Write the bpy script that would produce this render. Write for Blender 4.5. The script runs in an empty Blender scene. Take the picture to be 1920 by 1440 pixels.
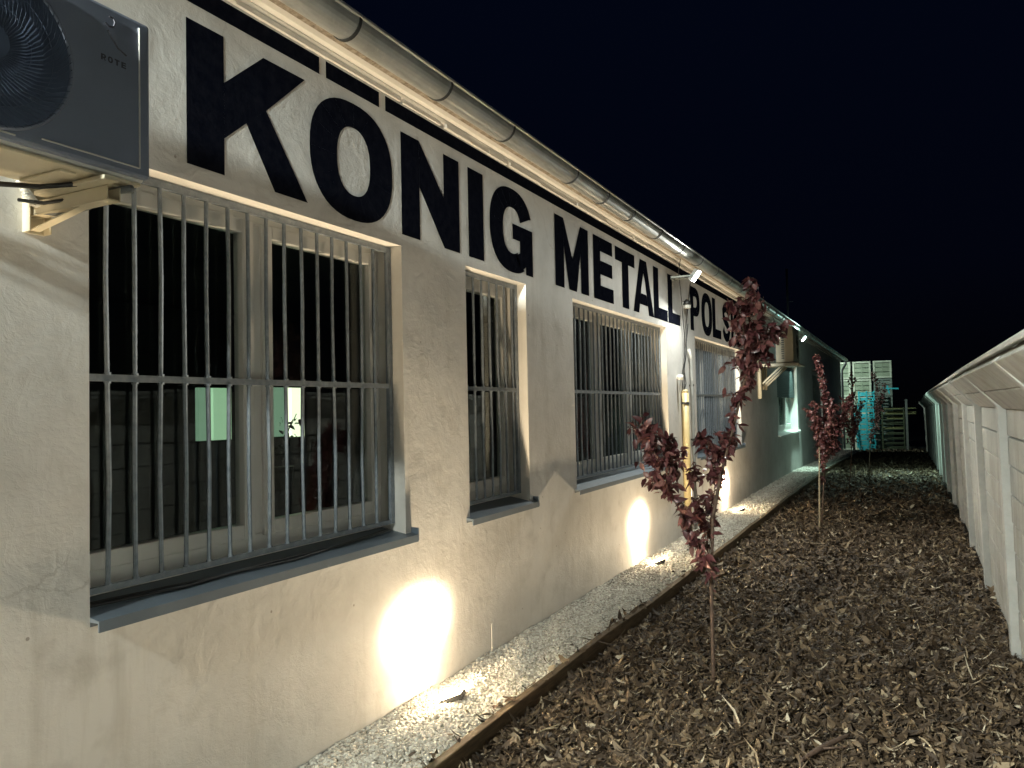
import bpy, bmesh, math, random
import numpy as np
from mathutils import Vector, Matrix
random.seed(7); rng = np.random.default_rng(11)
S = bpy.context.scene; COL = S.collection; PI = math.pi

# ---------------------------------------------------------------- camera
cd = bpy.data.cameras.new('camera'); cam = bpy.data.objects.new('camera', cd); COL.objects.link(cam); S.camera = cam
cd.sensor_width = 36; cd.lens = 27.04; cd.clip_end = 600; cd.clip_start = .05
CR, CU, CF = Vector((.88949, .45648, -.02093)), Vector((.03364, -.01974, .99924)), Vector((-.45572, .88952, .03292))
cam.matrix_world = Matrix.Translation((2.5, 0, 1.7)) @ Matrix((CR, CU, -CF)).transposed().to_4x4()
# ---------------------------------------------------------------- night sky
w = bpy.data.worlds.new("World"); S.world = w; w.use_nodes = True
nt = w.node_tree; bg = nt.nodes['Background']
tc = nt.nodes.new('ShaderNodeTexCoord'); sp = nt.nodes.new('ShaderNodeSeparateXYZ'); rp = nt.nodes.new('ShaderNodeValToRGB')
nt.links.new(tc.outputs['Generated'], sp.inputs[0]); nt.links.new(sp.outputs['Z'], rp.inputs[0]); nt.links.new(rp.outputs[0], bg.inputs[0])
rp.color_ramp.elements[0].position = 0.0; rp.color_ramp.elements[0].color = (.00025, .00025, .0004, 1)
rp.color_ramp.elements[1].position = .7; rp.color_ramp.elements[1].color = (.00028, .0008, .0029, 1)
e = rp.color_ramp.elements.new(.16); e.color = (.0003, .0005, .0016, 1)
bg.inputs[1].default_value = 1.0
S.view_settings.view_transform = 'Standard'; S.view_settings.look = 'None'; S.view_settings.exposure = 1.3; S.view_settings.gamma = 1
S.render.engine = 'CYCLES'; S.cycles.max_bounces = 7; S.cycles.diffuse_bounces = 4; S.cycles.glossy_bounces = 4
S.cycles.transparent_max_bounces = 10; S.cycles.use_denoising = True; S.cycles.sample_clamp_indirect = 40
WARM = (1.0, .79, .51); COOLW = (.98, 1.0, .90); TEAL = (.62, 1.0, .86)
P_GROUND, P_WALL1, P_WALL2, P_WALL0, P_YARD = .7, 42., 20., 9., 85.

# ---------------------------------------------------------------- helpers
def gz(y):      # the yard falls away towards the far end
    return float(np.interp(y, [-50, 14, 20, 24, 28, 36, 42, 80], [0, 0, -.04, -.13, -.25, -.45, -.56, -.9]))
class MB:
    def __init__(s): s.v = []; s.f = []
    def quad(s, a, b, c, d): n = len(s.v); s.v += [tuple(a), tuple(b), tuple(c), tuple(d)]; s.f.append((n, n+1, n+2, n+3)); return s
    def poly(s, pts): n = len(s.v); s.v += [tuple(p) for p in pts]; s.f.append(tuple(range(n, n+len(pts)))); return s
    def box(s, x0, x1, y0, y1, z0, z1, M=None):
        n = len(s.v); P = [(x0,y0,z0),(x1,y0,z0),(x1,y1,z0),(x0,y1,z0),(x0,y0,z1),(x1,y0,z1),(x1,y1,z1),(x0,y1,z1)]
        if M is not None: P = [tuple(M @ Vector(p)) for p in P]
        s.v += P; s.f += [tuple(n+i for i in q) for q in ((0,3,2,1),(4,5,6,7),(0,1,5,4),(1,2,6,5),(2,3,7,6),(3,0,4,7))]; return s
    def beam(s, a, b, w, h, up=(0,0,1)):
        a, b = Vector(a), Vector(b); d = (b-a).normalized(); u = Vector(up); r = d.cross(u).normalized(); u = r.cross(d)
        n = len(s.v)
        for p in (a, b):
            for q, t in ((-1,-1),(1,-1),(1,1),(-1,1)): s.v.append(tuple(p + r*(q*w/2) + u*(t*h/2)))
        s.f += [tuple(n+i for i in q) for q in ((0,1,2,3),(7,6,5,4),(0,4,5,1),(1,5,6,2),(2,6,7,3),(3,7,4,0))]; return s
    def tube(s, pts, rad, seg=8, cap=True):
        pts = [Vector(p) for p in pts]; R = rad if isinstance(rad, (list, tuple)) else [rad]*len(pts); n0 = len(s.v); u = None
        for i, p in enumerate(pts):
            d = (pts[min(i+1, len(pts)-1)] - pts[max(i-1, 0)]).normalized()
            if u is None: u = d.orthogonal().normalized()
            u = (u - d*u.dot(d)); u = u.normalized() if u.length > 1e-6 else d.orthogonal().normalized()
            v = d.cross(u)
            for k in range(seg): a = 2*PI*k/seg; s.v.append(tuple(p + (u*math.cos(a) + v*math.sin(a))*R[i]))
        for i in range(len(pts)-1):
            for k in range(seg):
                a = n0+i*seg+k; b = n0+i*seg+(k+1) % seg; s.f.append((a, b, b+seg, a+seg))
        if cap: s.f.append(tuple(n0+k for k in range(seg))[::-1]); s.f.append(tuple(n0+(len(pts)-1)*seg+k for k in range(seg)))
        return s
    def prof(s, pr, y0, y1, closed=True, ny=1):     # profile of (x,z) points swept along y
        n = len(s.v); m = len(pr); ys = [y0+(y1-y0)*i/ny for i in range(ny+1)]
        for y in ys: s.v += [(x, y, z) for x, z in pr]
        for j in range(ny):
            for i in range(m if closed else m-1):
                a = n+j*m+i; b = n+j*m+(i+1) % m; s.f.append((a, b, b+m, a+m))
        if closed: s.f.append(tuple(range(n, n+m))[::-1]); s.f.append(tuple(range(n+ny*m, n+ny*m+m)))
        return s
    def build(s, name, mat, parent=None, bevel=0, smooth=False, loc=None):
        me = bpy.data.meshes.new(name); me.from_pydata(s.v, [], s.f); me.update()
        bm = bmesh.new(); bm.from_mesh(me); bmesh.ops.recalc_face_normals(bm, faces=bm.faces); bm.to_mesh(me); bm.free()
        if smooth: me.polygons.foreach_set('use_smooth', [True]*len(me.polygons))
        me.materials.append(mat); o = bpy.data.objects.new(name, me); COL.objects.link(o)
        if bevel:
            b = o.modifiers.new('bevel', 'BEVEL'); b.width = bevel; b.segments = 2; b.limit_method = 'ANGLE'
        if parent is not None:
            o.parent = parent; L = Vector(parent_loc(parent)); o.location = -L
        if loc is not None: o.location = loc
        return o
def parent_loc(p):
    L = Vector(p.location); q = p.parent
    while q is not None: L = L + Vector(q.location); q = q.parent
    return L
def tag(o, label, cat, group=None, kind=None):
    if label: o['label'] = label
    if cat: o['category'] = cat
    if group: o['group'] = group
    if kind: o['kind'] = kind
    return o
def thing(name, label, cat, loc=(0,0,0), group=None):
    o = bpy.data.objects.new(name, None); COL.objects.link(o); o.location = loc; o.empty_display_size = .2
    return tag(o, label, cat, group)
def copy_tree(o, parent=None):
    c = o.copy(); COL.objects.link(c)
    if parent is not None: c.parent = parent
    for ch in [q for q in bpy.data.objects if q.parent == o]: copy_tree(ch, c)
    return c
def big_mesh(name, verts, faces, mat, tint=None, smooth=False):
    me = bpy.data.meshes.new(name); nv, nf, k = len(verts), len(faces), faces.shape[1]
    me.vertices.add(nv); me.vertices.foreach_set('co', verts.astype(np.float32).ravel())
    me.loops.add(nf*k); me.loops.foreach_set('vertex_index', faces.astype(np.int32).ravel())
    me.polygons.add(nf); me.polygons.foreach_set('loop_start', np.arange(0, nf*k, k, dtype=np.int32))
    me.polygons.foreach_set('loop_total', np.full(nf, k, dtype=np.int32))
    if smooth: me.polygons.foreach_set('use_smooth', np.ones(nf, dtype=bool))
    me.update(calc_edges=True)
    if tint is not None:
        a = me.attributes.new('tint', 'FLOAT', 'FACE'); a.data.foreach_set('value', tint.astype(np.float32))
    me.materials.append(mat); o = bpy.data.objects.new(name, me); COL.objects.link(o); return o

# ---------------------------------------------------------------- materials
class N:
    def __init__(s, name):
        s.m = bpy.data.materials.new(name); s.m.use_nodes = True; s.t = s.m.node_tree; s.b = s.t.nodes['Principled BSDF']
        s.c = s.n('ShaderNodeTexCoord').outputs['Object']
    def n(s, ty, **k):
        x = s.t.nodes.new(ty)
        for a, v in k.items(): setattr(x, a, v)
        return x
    def L(s, a, b): s.t.links.new(a, b)
    def noise(s, sc, det=4, rough=.55, vec=None, dist=0, scale3=None):
        x = s.n('ShaderNodeTexNoise'); x.inputs['Scale'].default_value = sc; x.inputs['Detail'].default_value = det
        x.inputs['Roughness'].default_value = rough; x.inputs['Distortion'].default_value = dist; v = vec or s.c
        if scale3:
            mp = s.n('ShaderNodeMapping'); mp.inputs['Scale'].default_value = scale3; s.L(v, mp.inputs[0]); v = mp.outputs[0]
        s.L(v, x.inputs['Vector']); return x.outputs['Fac']
    def ramp(s, fac, stops):
        x = s.n('ShaderNodeValToRGB'); cr = x.color_ramp
        cr.elements[0].position, cr.elements[0].color = stops[0][0], (*stops[0][1], 1)
        cr.elements[1].position, cr.elements[1].color = stops[-1][0], (*stops[-1][1], 1)
        for p, c in stops[1:-1]: q = cr.elements.new(p); q.color = (*c, 1)
        s.L(fac, x.inputs[0]); return x.outputs[0]
    def mix(s, fac, a, b, mode='MIX'):
        x = s.n('ShaderNodeMix', data_type='RGBA', blend_type=mode)
        for i, v in ((0, fac), (6, a), (7, b)):
            if hasattr(v, 'links'): s.L(v, x.inputs[i])
            else: x.inputs[i].default_value = v if i == 0 else (*v, 1)
        return x.outputs[2]
    def math(s, op, a, b=0.):
        x = s.n('ShaderNodeMath', operation=op)
        for i, v in ((0, a), (1, b)):
            if hasattr(v, 'links'): s.L(v, x.inputs[i])
            else: x.inputs[i].default_value = v
        return x.outputs[0]
    def bump(s, h, strength=.5, dist=.01, prev=None):
        x = s.n('ShaderNodeBump'); x.inputs['Strength'].default_value = strength; x.inputs['Distance'].default_value = dist
        s.L(h, x.inputs['Height'])
        if prev: s.L(prev, x.inputs['Normal'])
        s.L(x.outputs[0], s.b.inputs['Normal']); return x.outputs[0]
    def set(s, col=None, rough=.6, metal=0, spec=.5, **k):
        if col is not None:
            if hasattr(col, 'links'): s.L(col, s.b.inputs['Base Color'])
            else: s.b.inputs['Base Color'].default_value = (*col, 1)
        if hasattr(rough, 'links'): s.L(rough, s.b.inputs['Roughness'])
        else: s.b.inputs['Roughness'].default_value = rough
        s.b.inputs['Metallic'].default_value = metal; s.b.inputs['Specular IOR Level'].default_value = spec
        for a, v in k.items(): s.b.inputs[a].default_value = v
        return s.m
M = {}
def simple(name, col, rough=.5, metal=0, var=.12, sc=9, bump=0., spec=.5):
    q = N(name); c2 = tuple(v*(1-var*2) for v in col); c = q.mix(q.ramp(q.noise(sc, 5), [(.35, (0,0,0)), (.7, (1,1,1))]), c2, col)
    if bump: q.bump(q.noise(sc*8, 4), bump, .004)
    M[name] = q.set(c, rough, metal, spec)
# plaster
q = N('plaster')
big = q.noise(.9, 5, .6); med = q.noise(5, 5, .6)
col = q.ramp(big, [(.3, (.52,.51,.495)), (.55, (.63,.62,.605)), (.75, (.70,.69,.67))])
col = q.mix(q.ramp(med, [(.5, (0,0,0)), (.75, (1,1,1))]), col, (.51,.50,.48))
drip = q.noise(1.3, 6, .65, scale3=(1, 5, .5)); col = q.mix(q.ramp(drip, [(.56, (0,0,0)), (.78, (.6,.6,.6))]), col, (.42,.405,.37))
vo = q.n('ShaderNodeTexVoronoi', feature='DISTANCE_TO_EDGE'); vo.inputs['Scale'].default_value = .55
wv = q.n('ShaderNodeMixRGB'); wv.blend_type = 'ADD'; wv.inputs[0].default_value = .35
nz = q.n('ShaderNodeTexNoise'); nz.inputs['Scale'].default_value = 3; nz.inputs['Detail'].default_value = 8; q.L(q.c, nz.inputs['Vector'])
q.L(q.c, wv.inputs[1]); q.L(nz.outputs['Color'], wv.inputs[2]); q.L(wv.outputs[0], vo.inputs['Vector'])
crack = q.math('LESS_THAN', vo.outputs['Distance'], .0018); crackm = q.math('MULTIPLY', crack, q.ramp(q.noise(.8, 2), [(.5, (0,0,0)), (.6, (1,1,1))]))
col = q.mix(q.math('MULTIPLY', crackm, .2), col, (.2,.18,.15))
spk = q.n('ShaderNodeTexVoronoi'); spk.inputs['Scale'].default_value = 5.5; q.L(q.c, spk.inputs['Vector'])
sm = q.math('LESS_THAN', spk.outputs['Distance'], .035); col = q.mix(q.math('MULTIPLY', sm, .6), col, (.16,.13,.10))
h1 = q.noise(7, 6, .6, dist=1.4); h2 = q.noise(46, 5, .65, dist=.7, scale3=(1, .8, 1.3)); h3 = q.noise(2.2, 3)
ridg = q.math('ABSOLUTE', q.math('SUBTRACT', q.noise(11, 7, .6, dist=2.2), .5)); ridg = q.math('MINIMUM', ridg, .035)
b = q.bump(h3, .3, .03); b = q.bump(h1, .3, .011, b); b = q.bump(ridg, .2, .015, b); b = q.bump(h2, .45, .0033, b)
M['plaster'] = q.set(col, .85, spec=.25)
q = N('reveal_plaster'); M['reveal'] = (q.bump(q.noise(30, 5), .2, .004), q.set(q.ramp(q.noise(6), [(.3, (.66,.64,.6)), (.7, (.74,.72,.68))]), .7))[1]
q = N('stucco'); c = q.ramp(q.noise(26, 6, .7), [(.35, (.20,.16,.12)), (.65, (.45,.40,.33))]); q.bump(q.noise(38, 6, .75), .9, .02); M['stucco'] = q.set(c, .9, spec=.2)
q = N('sign_paint'); c = q.ramp(q.noise(20, 6, .7), [(.4, (.004,.005,.010)), (.8, (.012,.013,.020))]); q.bump(q.noise(60, 5), .3, .004); M['paint'] = q.set(c, 1., spec=0.)
q = N('zinc')
sp1 = q.noise(7, 6, .65, scale3=(1, .6, 1)); c = q.ramp(sp1, [(.3, (.55,.56,.53)), (.5, (.70,.70,.67)), (.72, (.84,.84,.80))])
spots = q.noise(40, 3, .6); rr = q.n('ShaderNodeMapRange'); q.L(q.noise(9, 5), rr.inputs[0]); rr.inputs[3].default_value = .24; rr.inputs[4].default_value = .46
q.bump(q.noise(5, 4), .15, .02); M['zinc'] = q.set(q.mix(q.ramp(spots, [(.6, (0,0,0)), (.72, (.5,.5,.5))]), c, (.85,.85,.80)), rr.outputs[0], .5)
simple('zinc_dark', (.10,.10,.095), .5, .6)
simple('dark_metal', (.06,.065,.075), .45, .4)
simple('pvc', (.74,.73,.70), .35, 0, .04, 5)
simple('seam', (.05,.05,.05), .7)
q = N('galvanised_bar'); c = q.ramp(q.noise(30, 5, .6), [(.3, (.17,.20,.235)), (.7, (.29,.325,.365))]); M['bar'] = q.set(c, .45, .3)
simple('sill_metal', (.13,.165,.205), .42, .1, .08, 6)
q = N('glass'); t = q.t; t.nodes.remove(q.b); out = [n for n in t.nodes if n.type == 'OUTPUT_MATERIAL'][0]
fr = q.n('ShaderNodeFresnel'); ge = q.n('ShaderNodeNewGeometry'); q.L(q.math('ADD', 1.38, q.math('MULTIPLY', ge.outputs['Backfacing'], 1/1.38-1.38)), fr.inputs[0]); gl = q.n('ShaderNodeBsdfGlossy'); gl.inputs['Roughness'].default_value = .012; tr = q.n('ShaderNodeBsdfTransparent')
gl.inputs['Color'].default_value = (.9,.95,.95,1); tr.inputs['Color'].default_value = (.9,.93,.92,1); mx = q.n('ShaderNodeMixShader')
bp = q.n('ShaderNodeBump'); bp.inputs['Strength'].default_value = .06; bp.inputs['Distance'].default_value = .02; q.L(q.noise(2.5, 2), bp.inputs['Height']); q.L(bp.outputs[0], gl.inputs['Normal'])
q.L(fr.outputs[0], mx.inputs[0]); q.L(tr.outputs[0], mx.inputs[1]); q.L(gl.outputs[0], mx.inputs[2]); q.L(mx.outputs[0], out.inputs[0]); M['glass'] = q.m
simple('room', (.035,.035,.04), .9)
simple('shutter_dark', (.035,.05,.05), .6)
simple('curtain', (.66,.72,.66), .9, 0, .05)
q = N('timber'); c = q.ramp(q.noise(6, 6, .6, scale3=(8, 1, 8)), [(.3, (.065,.042,.022)), (.7, (.17,.115,.062))]); q.bump(q.noise(12, 6, scale3=(8, 1, 8)), .5, .006); M['timber'] = q.set(c, .8)
q = N('concrete')
c = q.ramp(q.noise(3, 7, .65), [(.3, (.32,.315,.295)), (.7, (.45,.445,.415))]); st = q.noise(2, 6, .65, scale3=(3, 3, .5))
c = q.mix(q.ramp(st, [(.5, (0,0,0)), (.72, (.8,.8,.8))]), c, (.25,.235,.19)); c = q.mix(q.ramp(q.noise(55, 3), [(.6, (0,0,0)), (.75, (.7,.7,.7))]), c, (.2,.19,.16))
q.bump(q.noise(45, 6, .7), .55, .006); M['concrete'] = q.set(c, .9, spec=.25)
q = N('concrete_post'); c = q.ramp(q.noise(5, 7, .65), [(.3, (.38,.375,.355)), (.7, (.50,.495,.47))]); q.bump(q.noise(40, 6, .7), .4, .005); M['concrete_post'] = q.set(c, .85, spec=.25)
def tinted(name, stops, rough, spec=.3, extra=None, trans=0):
    q = N(name); at = q.n('ShaderNodeAttribute'); at.attribute_name = 'tint'; c = q.ramp(at.outputs['Fac'], stops)
    nn = q.noise(60, 4); c = q.mix(q.math('MULTIPLY', nn, .35), c, tuple(v*.4 for v in stops[0][1])); q.bump(q.noise(120, 3), .3, .002)
    M[name] = q.set(c, rough, spec=spec)
tinted('bark_chip', [(0, (.036,.023,.015)), (.35, (.10,.066,.039)), (.65, (.22,.15,.088)), (.88, (.40,.31,.20)), (1, (.66,.57,.43))], .62, .4)
tinted('pebble', [(0, (.34,.31,.26)), (.5, (.56,.53,.46)), (1, (.78,.76,.69))], .75)
tinted('plum_leaf', [(0, (.055,.016,.020)), (.4, (.14,.042,.046)), (.75, (.28,.11,.10)), (1, (.42,.24,.19))], .38, .55)
simple('bark_twig', (.16,.10,.07), .7, 0, .25, 20, .4)
simple('bamboo', (.42,.34,.22), .6, 0, .15, 10)
q = N('soil'); q.bump(q.noise(40, 6, .7), .8, .02); M['soil'] = q.set(q.ramp(q.noise(14, 6, .7), [(.3, (.010,.007,.005)), (.7, (.035,.023,.014))]), .95, spec=.2)
q = N('gravel_bed'); q.bump(q.noise(90, 4, .7), .8, .01); M['gravel_bed'] = q.set(q.ramp(q.noise(70, 5, .7), [(.3, (.15,.135,.11)), (.7, (.42,.39,.33))]), .9, spec=.2)
simple('field', (.015,.017,.012), .95)
simple('ac_white', (.66,.65,.62), .35, 0, .03, 4)
simple('ac_front_shaded', (.22,.25,.33), .45, 0, .06, 4)  # front of the white unit; its shade is put into this dark blue-grey
simple('ac_grille', (.10,.13,.20), .45)
simple('ac_logo', (.05,.05,.065), .5)
simple('ac_cream', (.62,.55,.40), .45, 0, .05)
simple('hose_white', (.74,.72,.66), .5)
simple('hose_grey', (.19,.20,.20), .55)
simple('black_plastic', (.015,.015,.016), .45)
simple('yellow_pipe', (.50,.41,.22), .45, 0, .08)
simple('grey_pipe', (.42,.42,.40), .5)
simple('roof_sheet', (.05,.055,.06), .7)
simple('crate_plastic', (.62,.66,.55), .6, 0, .12, 3)
simple('crate_panel', (.34,.40,.30), .6, 0, .15, 3)
simple('crate_grey', (.20,.24,.22), .6, 0, .12, 3)
simple('cyan_steel', (.05,.55,.66), .5, 0, .12, 5)
simple('rack_green', (.13,.16,.10), .55, .2)
simple('lumber', (.36,.37,.17), .6)
simple('steel', (.38,.42,.40), .45, .3)
def emis(name, col, st):
    q = N(name); q.set((.8,.8,.8), .5); q.b.inputs['Emission Color'].default_value = (*col, 1); q.b.inputs['Emission Strength'].default_value = st; M[name] = q.m
emis('lens_warm', WARM, 14); emis('lens_cool', COOLW, 30); emis('lens_teal', TEAL, 22)
emis('lit_green', (.32,.55,.32), .36); emis('lit_green_dim', (.25,.44,.28), .24); emis('lit_pale', (.78,.92,.58), .7)
def area(name, loc, d, size, power, col, parent, spread=PI, sy=None):
    l = bpy.data.lights.new(name, 'AREA'); l.energy = power; l.color = col; l.size = size; l.spread = spread
    if sy: l.shape = 'RECTANGLE'; l.size_y = sy
    o = bpy.data.objects.new(name, l); COL.objects.link(o); o.parent = parent
    o.location = Vector(loc) - parent_loc(parent); o.rotation_euler = Vector(d).to_track_quat('-Z', 'Y').to_euler(); return o
def spot(name, loc, d, power, col, ang, blend, parent, r=.03):
    l = bpy.data.lights.new(name, 'SPOT'); l.energy = power; l.color = col; l.spot_size = math.radians(ang); l.spot_blend = blend; l.shadow_soft_size = r
    o = bpy.data.objects.new(name, l); COL.objects.link(o); o.parent = parent
    o.location = Vector(loc) - parent_loc(parent); o.rotation_euler = Vector(d).to_track_quat('-Z', 'Y').to_euler(); return o

def lamp_profile(name, loc, X, col, parent, amin, wash, core=None, away=0., zfade=None, rad=.035):
    """bare lamp with a reflector's intensity distribution (like an IES file), X = its distance from the wall.
    wash = (E0, r0): even spill on the wall; core = (E, cy, cz, sy, sz): hot centre of the beam"""
    l = bpy.data.lights.new(name, 'POINT'); l.energy = 4*PI; l.color = col; l.shadow_soft_size = rad; l.use_nodes = True
    t = l.node_tree; em = t.nodes['Emission']; tc_ = t.nodes.new('ShaderNodeTexCoord'); s_ = t.nodes.new('ShaderNodeSeparateXYZ'); t.links.new(tc_.outputs['Normal'], s_.inputs[0])
    def m(op, a, b=0., c=0.):
        x = t.nodes.new('ShaderNodeMath'); x.operation = op
        for i, v in ((0, a), (1, b), (2, c)):
            if hasattr(v, 'links'): t.links.new(v, x.inputs[i])
            else: x.inputs[i].default_value = v
        return x.outputs[0]
    nx, ny, nz = s_.outputs; toward = m('LESS_THAN', nx, 0.); a = m('MAXIMUM', m('ABSOLUTE', nx), amin)
    dy = m('MULTIPLY', m('DIVIDE', ny, a), X); dz = m('MULTIPLY', m('DIVIDE', nz, a), X)
    r2 = m('ADD', m('MULTIPLY', dy, dy), m('MULTIPLY', dz, dz)); E = m('DIVIDE', wash[0], m('ADD', 1., m('DIVIDE', r2, wash[1]**2)))
    if zfade:      # (z where full, z where reduced, floor) and a cut-off above the lamp
        mr = t.nodes.new('ShaderNodeMapRange'); mr.interpolation_type = 'SMOOTHSTEP'; t.links.new(dz, mr.inputs[0]); mr.inputs[1].default_value = zfade[1]; mr.inputs[2].default_value = zfade[0]; mr.inputs[3].default_value = zfade[2]; mr.inputs[4].default_value = 1; E = m('MULTIPLY', E, mr.outputs[0])
    if zfade and not core:
        m2 = t.nodes.new('ShaderNodeMapRange'); m2.interpolation_type = 'SMOOTHSTEP'; t.links.new(dz, m2.inputs[0]); m2.inputs[1].default_value = .30; m2.inputs[2].default_value = -.30; m2.inputs[3].default_value = .02; m2.inputs[4].default_value = 1
        E = m('MULTIPLY', E, m2.outputs[0])
    if core:
        p = m('DIVIDE', m('SUBTRACT', dy, core[1]), core[3]); q_ = m('DIVIDE', m('SUBTRACT', dz, core[2]), core[4]); g_ = m('ADD', m('MULTIPLY', p, p), m('MULTIPLY', q_, q_))
        E = m('ADD', E, m('MULTIPLY', core[0], m('POWER', 2.71828, m('MULTIPLY', g_, -1.))))
    I = m('DIVIDE', m('MULTIPLY', E, X*X), m('MULTIPLY', a, m('MULTIPLY', a, a)))
    I = m('ADD', m('MULTIPLY', I, toward), away)
    t.links.new(I, em.inputs['Strength'])
    o = bpy.data.objects.new(name, l); COL.objects.link(o); o.parent = parent; o.location = Vector(loc) - parent_loc(parent); return o

# ================================================================ GROUND
YS = [-60, -6, 0, 6, 14, 16, 18, 20, 22, 24, 26, 28, 30, 32, 34, 36, 38, 40, 42, 60, 80]
def sheet(name, x0, x1, ya, yb, dz, mat):
    m = MB(); ys = [ya]+[y for y in YS if ya < y < yb]+[yb]
    for a, b_ in zip(ys, ys[1:]): m.quad((x0,a,gz(a)+dz),(x1,a,gz(a)+dz),(x1,b_,gz(b_)+dz),(x0,b_,gz(b_)+dz))
    o = m.build(name, mat); o['kind'] = 'structure'; return o
m = MB(); m.quad((-200,-200,-.30),(200,-200,-.30),(200,-6,-.30),(-200,-6,-.30)); ys = [-6]+[y for y in YS if y > -6]+[300]
for a, b_ in zip(ys, ys[1:]): m.quad((-200,a,gz(a)-.03),(200,a,gz(a)-.03),(200,b_,gz(b_)-.03),(-200,b_,gz(b_)-.03))
o = m.build('ground', M['field']); o['kind'] = 'structure'
sheet('planting_bed_soil', .5, 3.2, -6, 37.5, .012, M['soil'])
tx = lambda y: float(np.interp(y, [-6, 3, 5, 7, 24, 37], [.535, .535, .54, .585, .69, .74]))   # timber edging line
m = MB(); ys = sorted(set([-6, 3, 5, 7]+[y for y in YS if -6 < y < 36]+[36.2]))
for a, b_ in zip(ys, ys[1:]): m.quad((-.02,a,gz(a)+.085),(tx(a)+.01,a,gz(a)+.085),(tx(b_)+.01,b_,gz(b_)+.085),(-.02,b_,gz(b_)+.085))
o = m.build('gravel_strip_base', M['gravel_bed']); o['kind'] = 'structure'
# pebbles
ico = bmesh.new(); bmesh.ops.create_icosphere(ico, subdivisions=1, radius=1); iv = np.array([v.co[:] for v in ico.verts]); fi = np.array([[v.index for v in f.verts] for f in ico.faces]); ico.free()
def scatter_y(n, a, b): return rng.uniform(a, b, n)
Y = np.concatenate([scatter_y(23000, 2.3, 6.5), scatter_y(15000, 6.5, 12), scatter_y(12000, 12, 24), scatter_y(3500, 24, 36)])
SZ = np.concatenate([np.full(23000, .0102), np.full(15000, .0100), np.full(12000, .015), np.full(3500, .024)])
n = len(Y); SZ = SZ*rng.uniform(.62, 1.35, n); X = rng.random(n)*(np.interp(Y, [3, 5, 7, 24, 37], [.535, .54, .585, .69, .74])-.02)+.004
Z = np.interp(Y, YS, [gz(y) for y in YS]) + .094 + rng.uniform(0, .011, n) + .006*np.sin(X*23+Y*9)
sc = np.stack([SZ*rng.uniform(.8, 1.5, n), SZ*rng.uniform(.7, 1.1, n), SZ*rng.uniform(.45, .8, n)], 1); ang = rng.uniform(0, 2*PI, n); til = rng.uniform(-.5, .5, n)
P = iv[None]*(1+rng.normal(0, .13, (n, len(iv), 1)))*sc[:, None]
P[..., 2] += P[..., 0]*til[:, None]; ca, sa = np.cos(ang)[:, None], np.sin(ang)[:, None]
V = np.stack([P[..., 0]*ca-P[..., 1]*sa+X[:, None], P[..., 0]*sa+P[..., 1]*ca+Y[:, None], P[..., 2]+Z[:, None]], -1).reshape(-1, 3)
F = (fi[None]+(np.arange(n)*len(iv))[:, None, None]).reshape(-1, 3)
o = big_mesh('gravel', V, F, M['pebble'], np.repeat(rng.random(n), len(fi)), True); tag(o, 'pale gravel strip along the foot of the building wall', 'gravel', kind='stuff')
# bark mulch
segs = [(34000, 1.6, 4.2, 1.15), (30000, 4.2, 7.5, 1.2), (24000, 7.5, 13, 1.35), (13000, 13, 24, 2.0), (6000, 24, 38, 3.0)]
Y = np.concatenate([scatter_y(a, b, c) for a, b, c, d in segs]); K = np.concatenate([np.full(a, d) for a, b, c, d in segs]); n = len(Y)
x0 = np.interp(Y, [3, 5, 7, 24, 37], [.535, .54, .585, .69, .74])+.05; X = x0+rng.random(n)*(3.10-x0)
LN = K*np.clip(rng.lognormal(math.log(.017), .45, n), .006, .055); WD = LN*rng.uniform(.16, .5, n); WD = np.minimum(WD, .011*K)
U = np.array([-1, -.55, 0, .55, 1.]); WP = np.array([.25, .85, 1, .8, .15]); a1 = rng.uniform(0, 2*PI, n); ns_ = 110; onb = np.zeros(n, bool); onb[:ns_] = True; onb[34000:34000+ns_] = True; X = np.where(onb, x0-.05-rng.exponential(.035, n)+.035, X)
curl = rng.normal(0, .6, n); swp = rng.normal(0, .28, n); tilt = rng.normal(0, .42, n); roll = rng.normal(0, .7, n); cup = rng.uniform(.0, .5, n)
thin = rng.random(n) < .22; LN = np.where(thin, LN*1.7, LN); WD = np.where(thin, WD*.35, WD); swp = np.where(thin, swp*2, swp)
lu = LN[:, None]*U[None]; cx = swp[:, None]*(U**2)[None]*LN[:, None]
pts = []
for sgn in (-1, 0, 1):
    wv_ = sgn*WD[:, None]*WP[None]*rng.uniform(.75, 1.25, (n, 5)); zc = -curl[:, None]*(U**2)[None]*LN[:, None]*.6 + (abs(sgn)*-cup*WD)[:, None] + tilt[:, None]*lu + roll[:, None]*wv_
    pts.append(np.stack([lu, cx+wv_, zc], -1))
P = np.stack(pts, 2)   # n,5,3,3
Z = np.interp(Y, YS, [gz(y) for y in YS]) + .018 + rng.random(n)**1.5*.034 + .012*np.sin(X*5+Y*3.1)*np.sin(Y*4.3-X*2)
ca, sa = np.cos(a1)[:, None, None], np.sin(a1)[:, None, None]
V = np.stack([P[..., 0]*ca-P[..., 1]*sa+X[:, None, None], P[..., 0]*sa+P[..., 1]*ca+Y[:, None, None], P[..., 2]+Z[:, None, None]], -1).reshape(-1, 3)
qf = np.array([[i*3+j, (i+1)*3+j, (i+1)*3+j+1, i*3+j+1] for i in range(4) for j in range(2)])
F = (qf[None]+(np.arange(n)*15)[:, None, None]).reshape(-1, 4)
V = V.reshape(n, 15, 3); V[onb, :, 2] += .105; V = V.reshape(-1, 3)
tt = rng.beta(1.0, 1.9, n); tt = np.where(rng.random(n) < .04, rng.uniform(.85, 1, n), tt)
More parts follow.
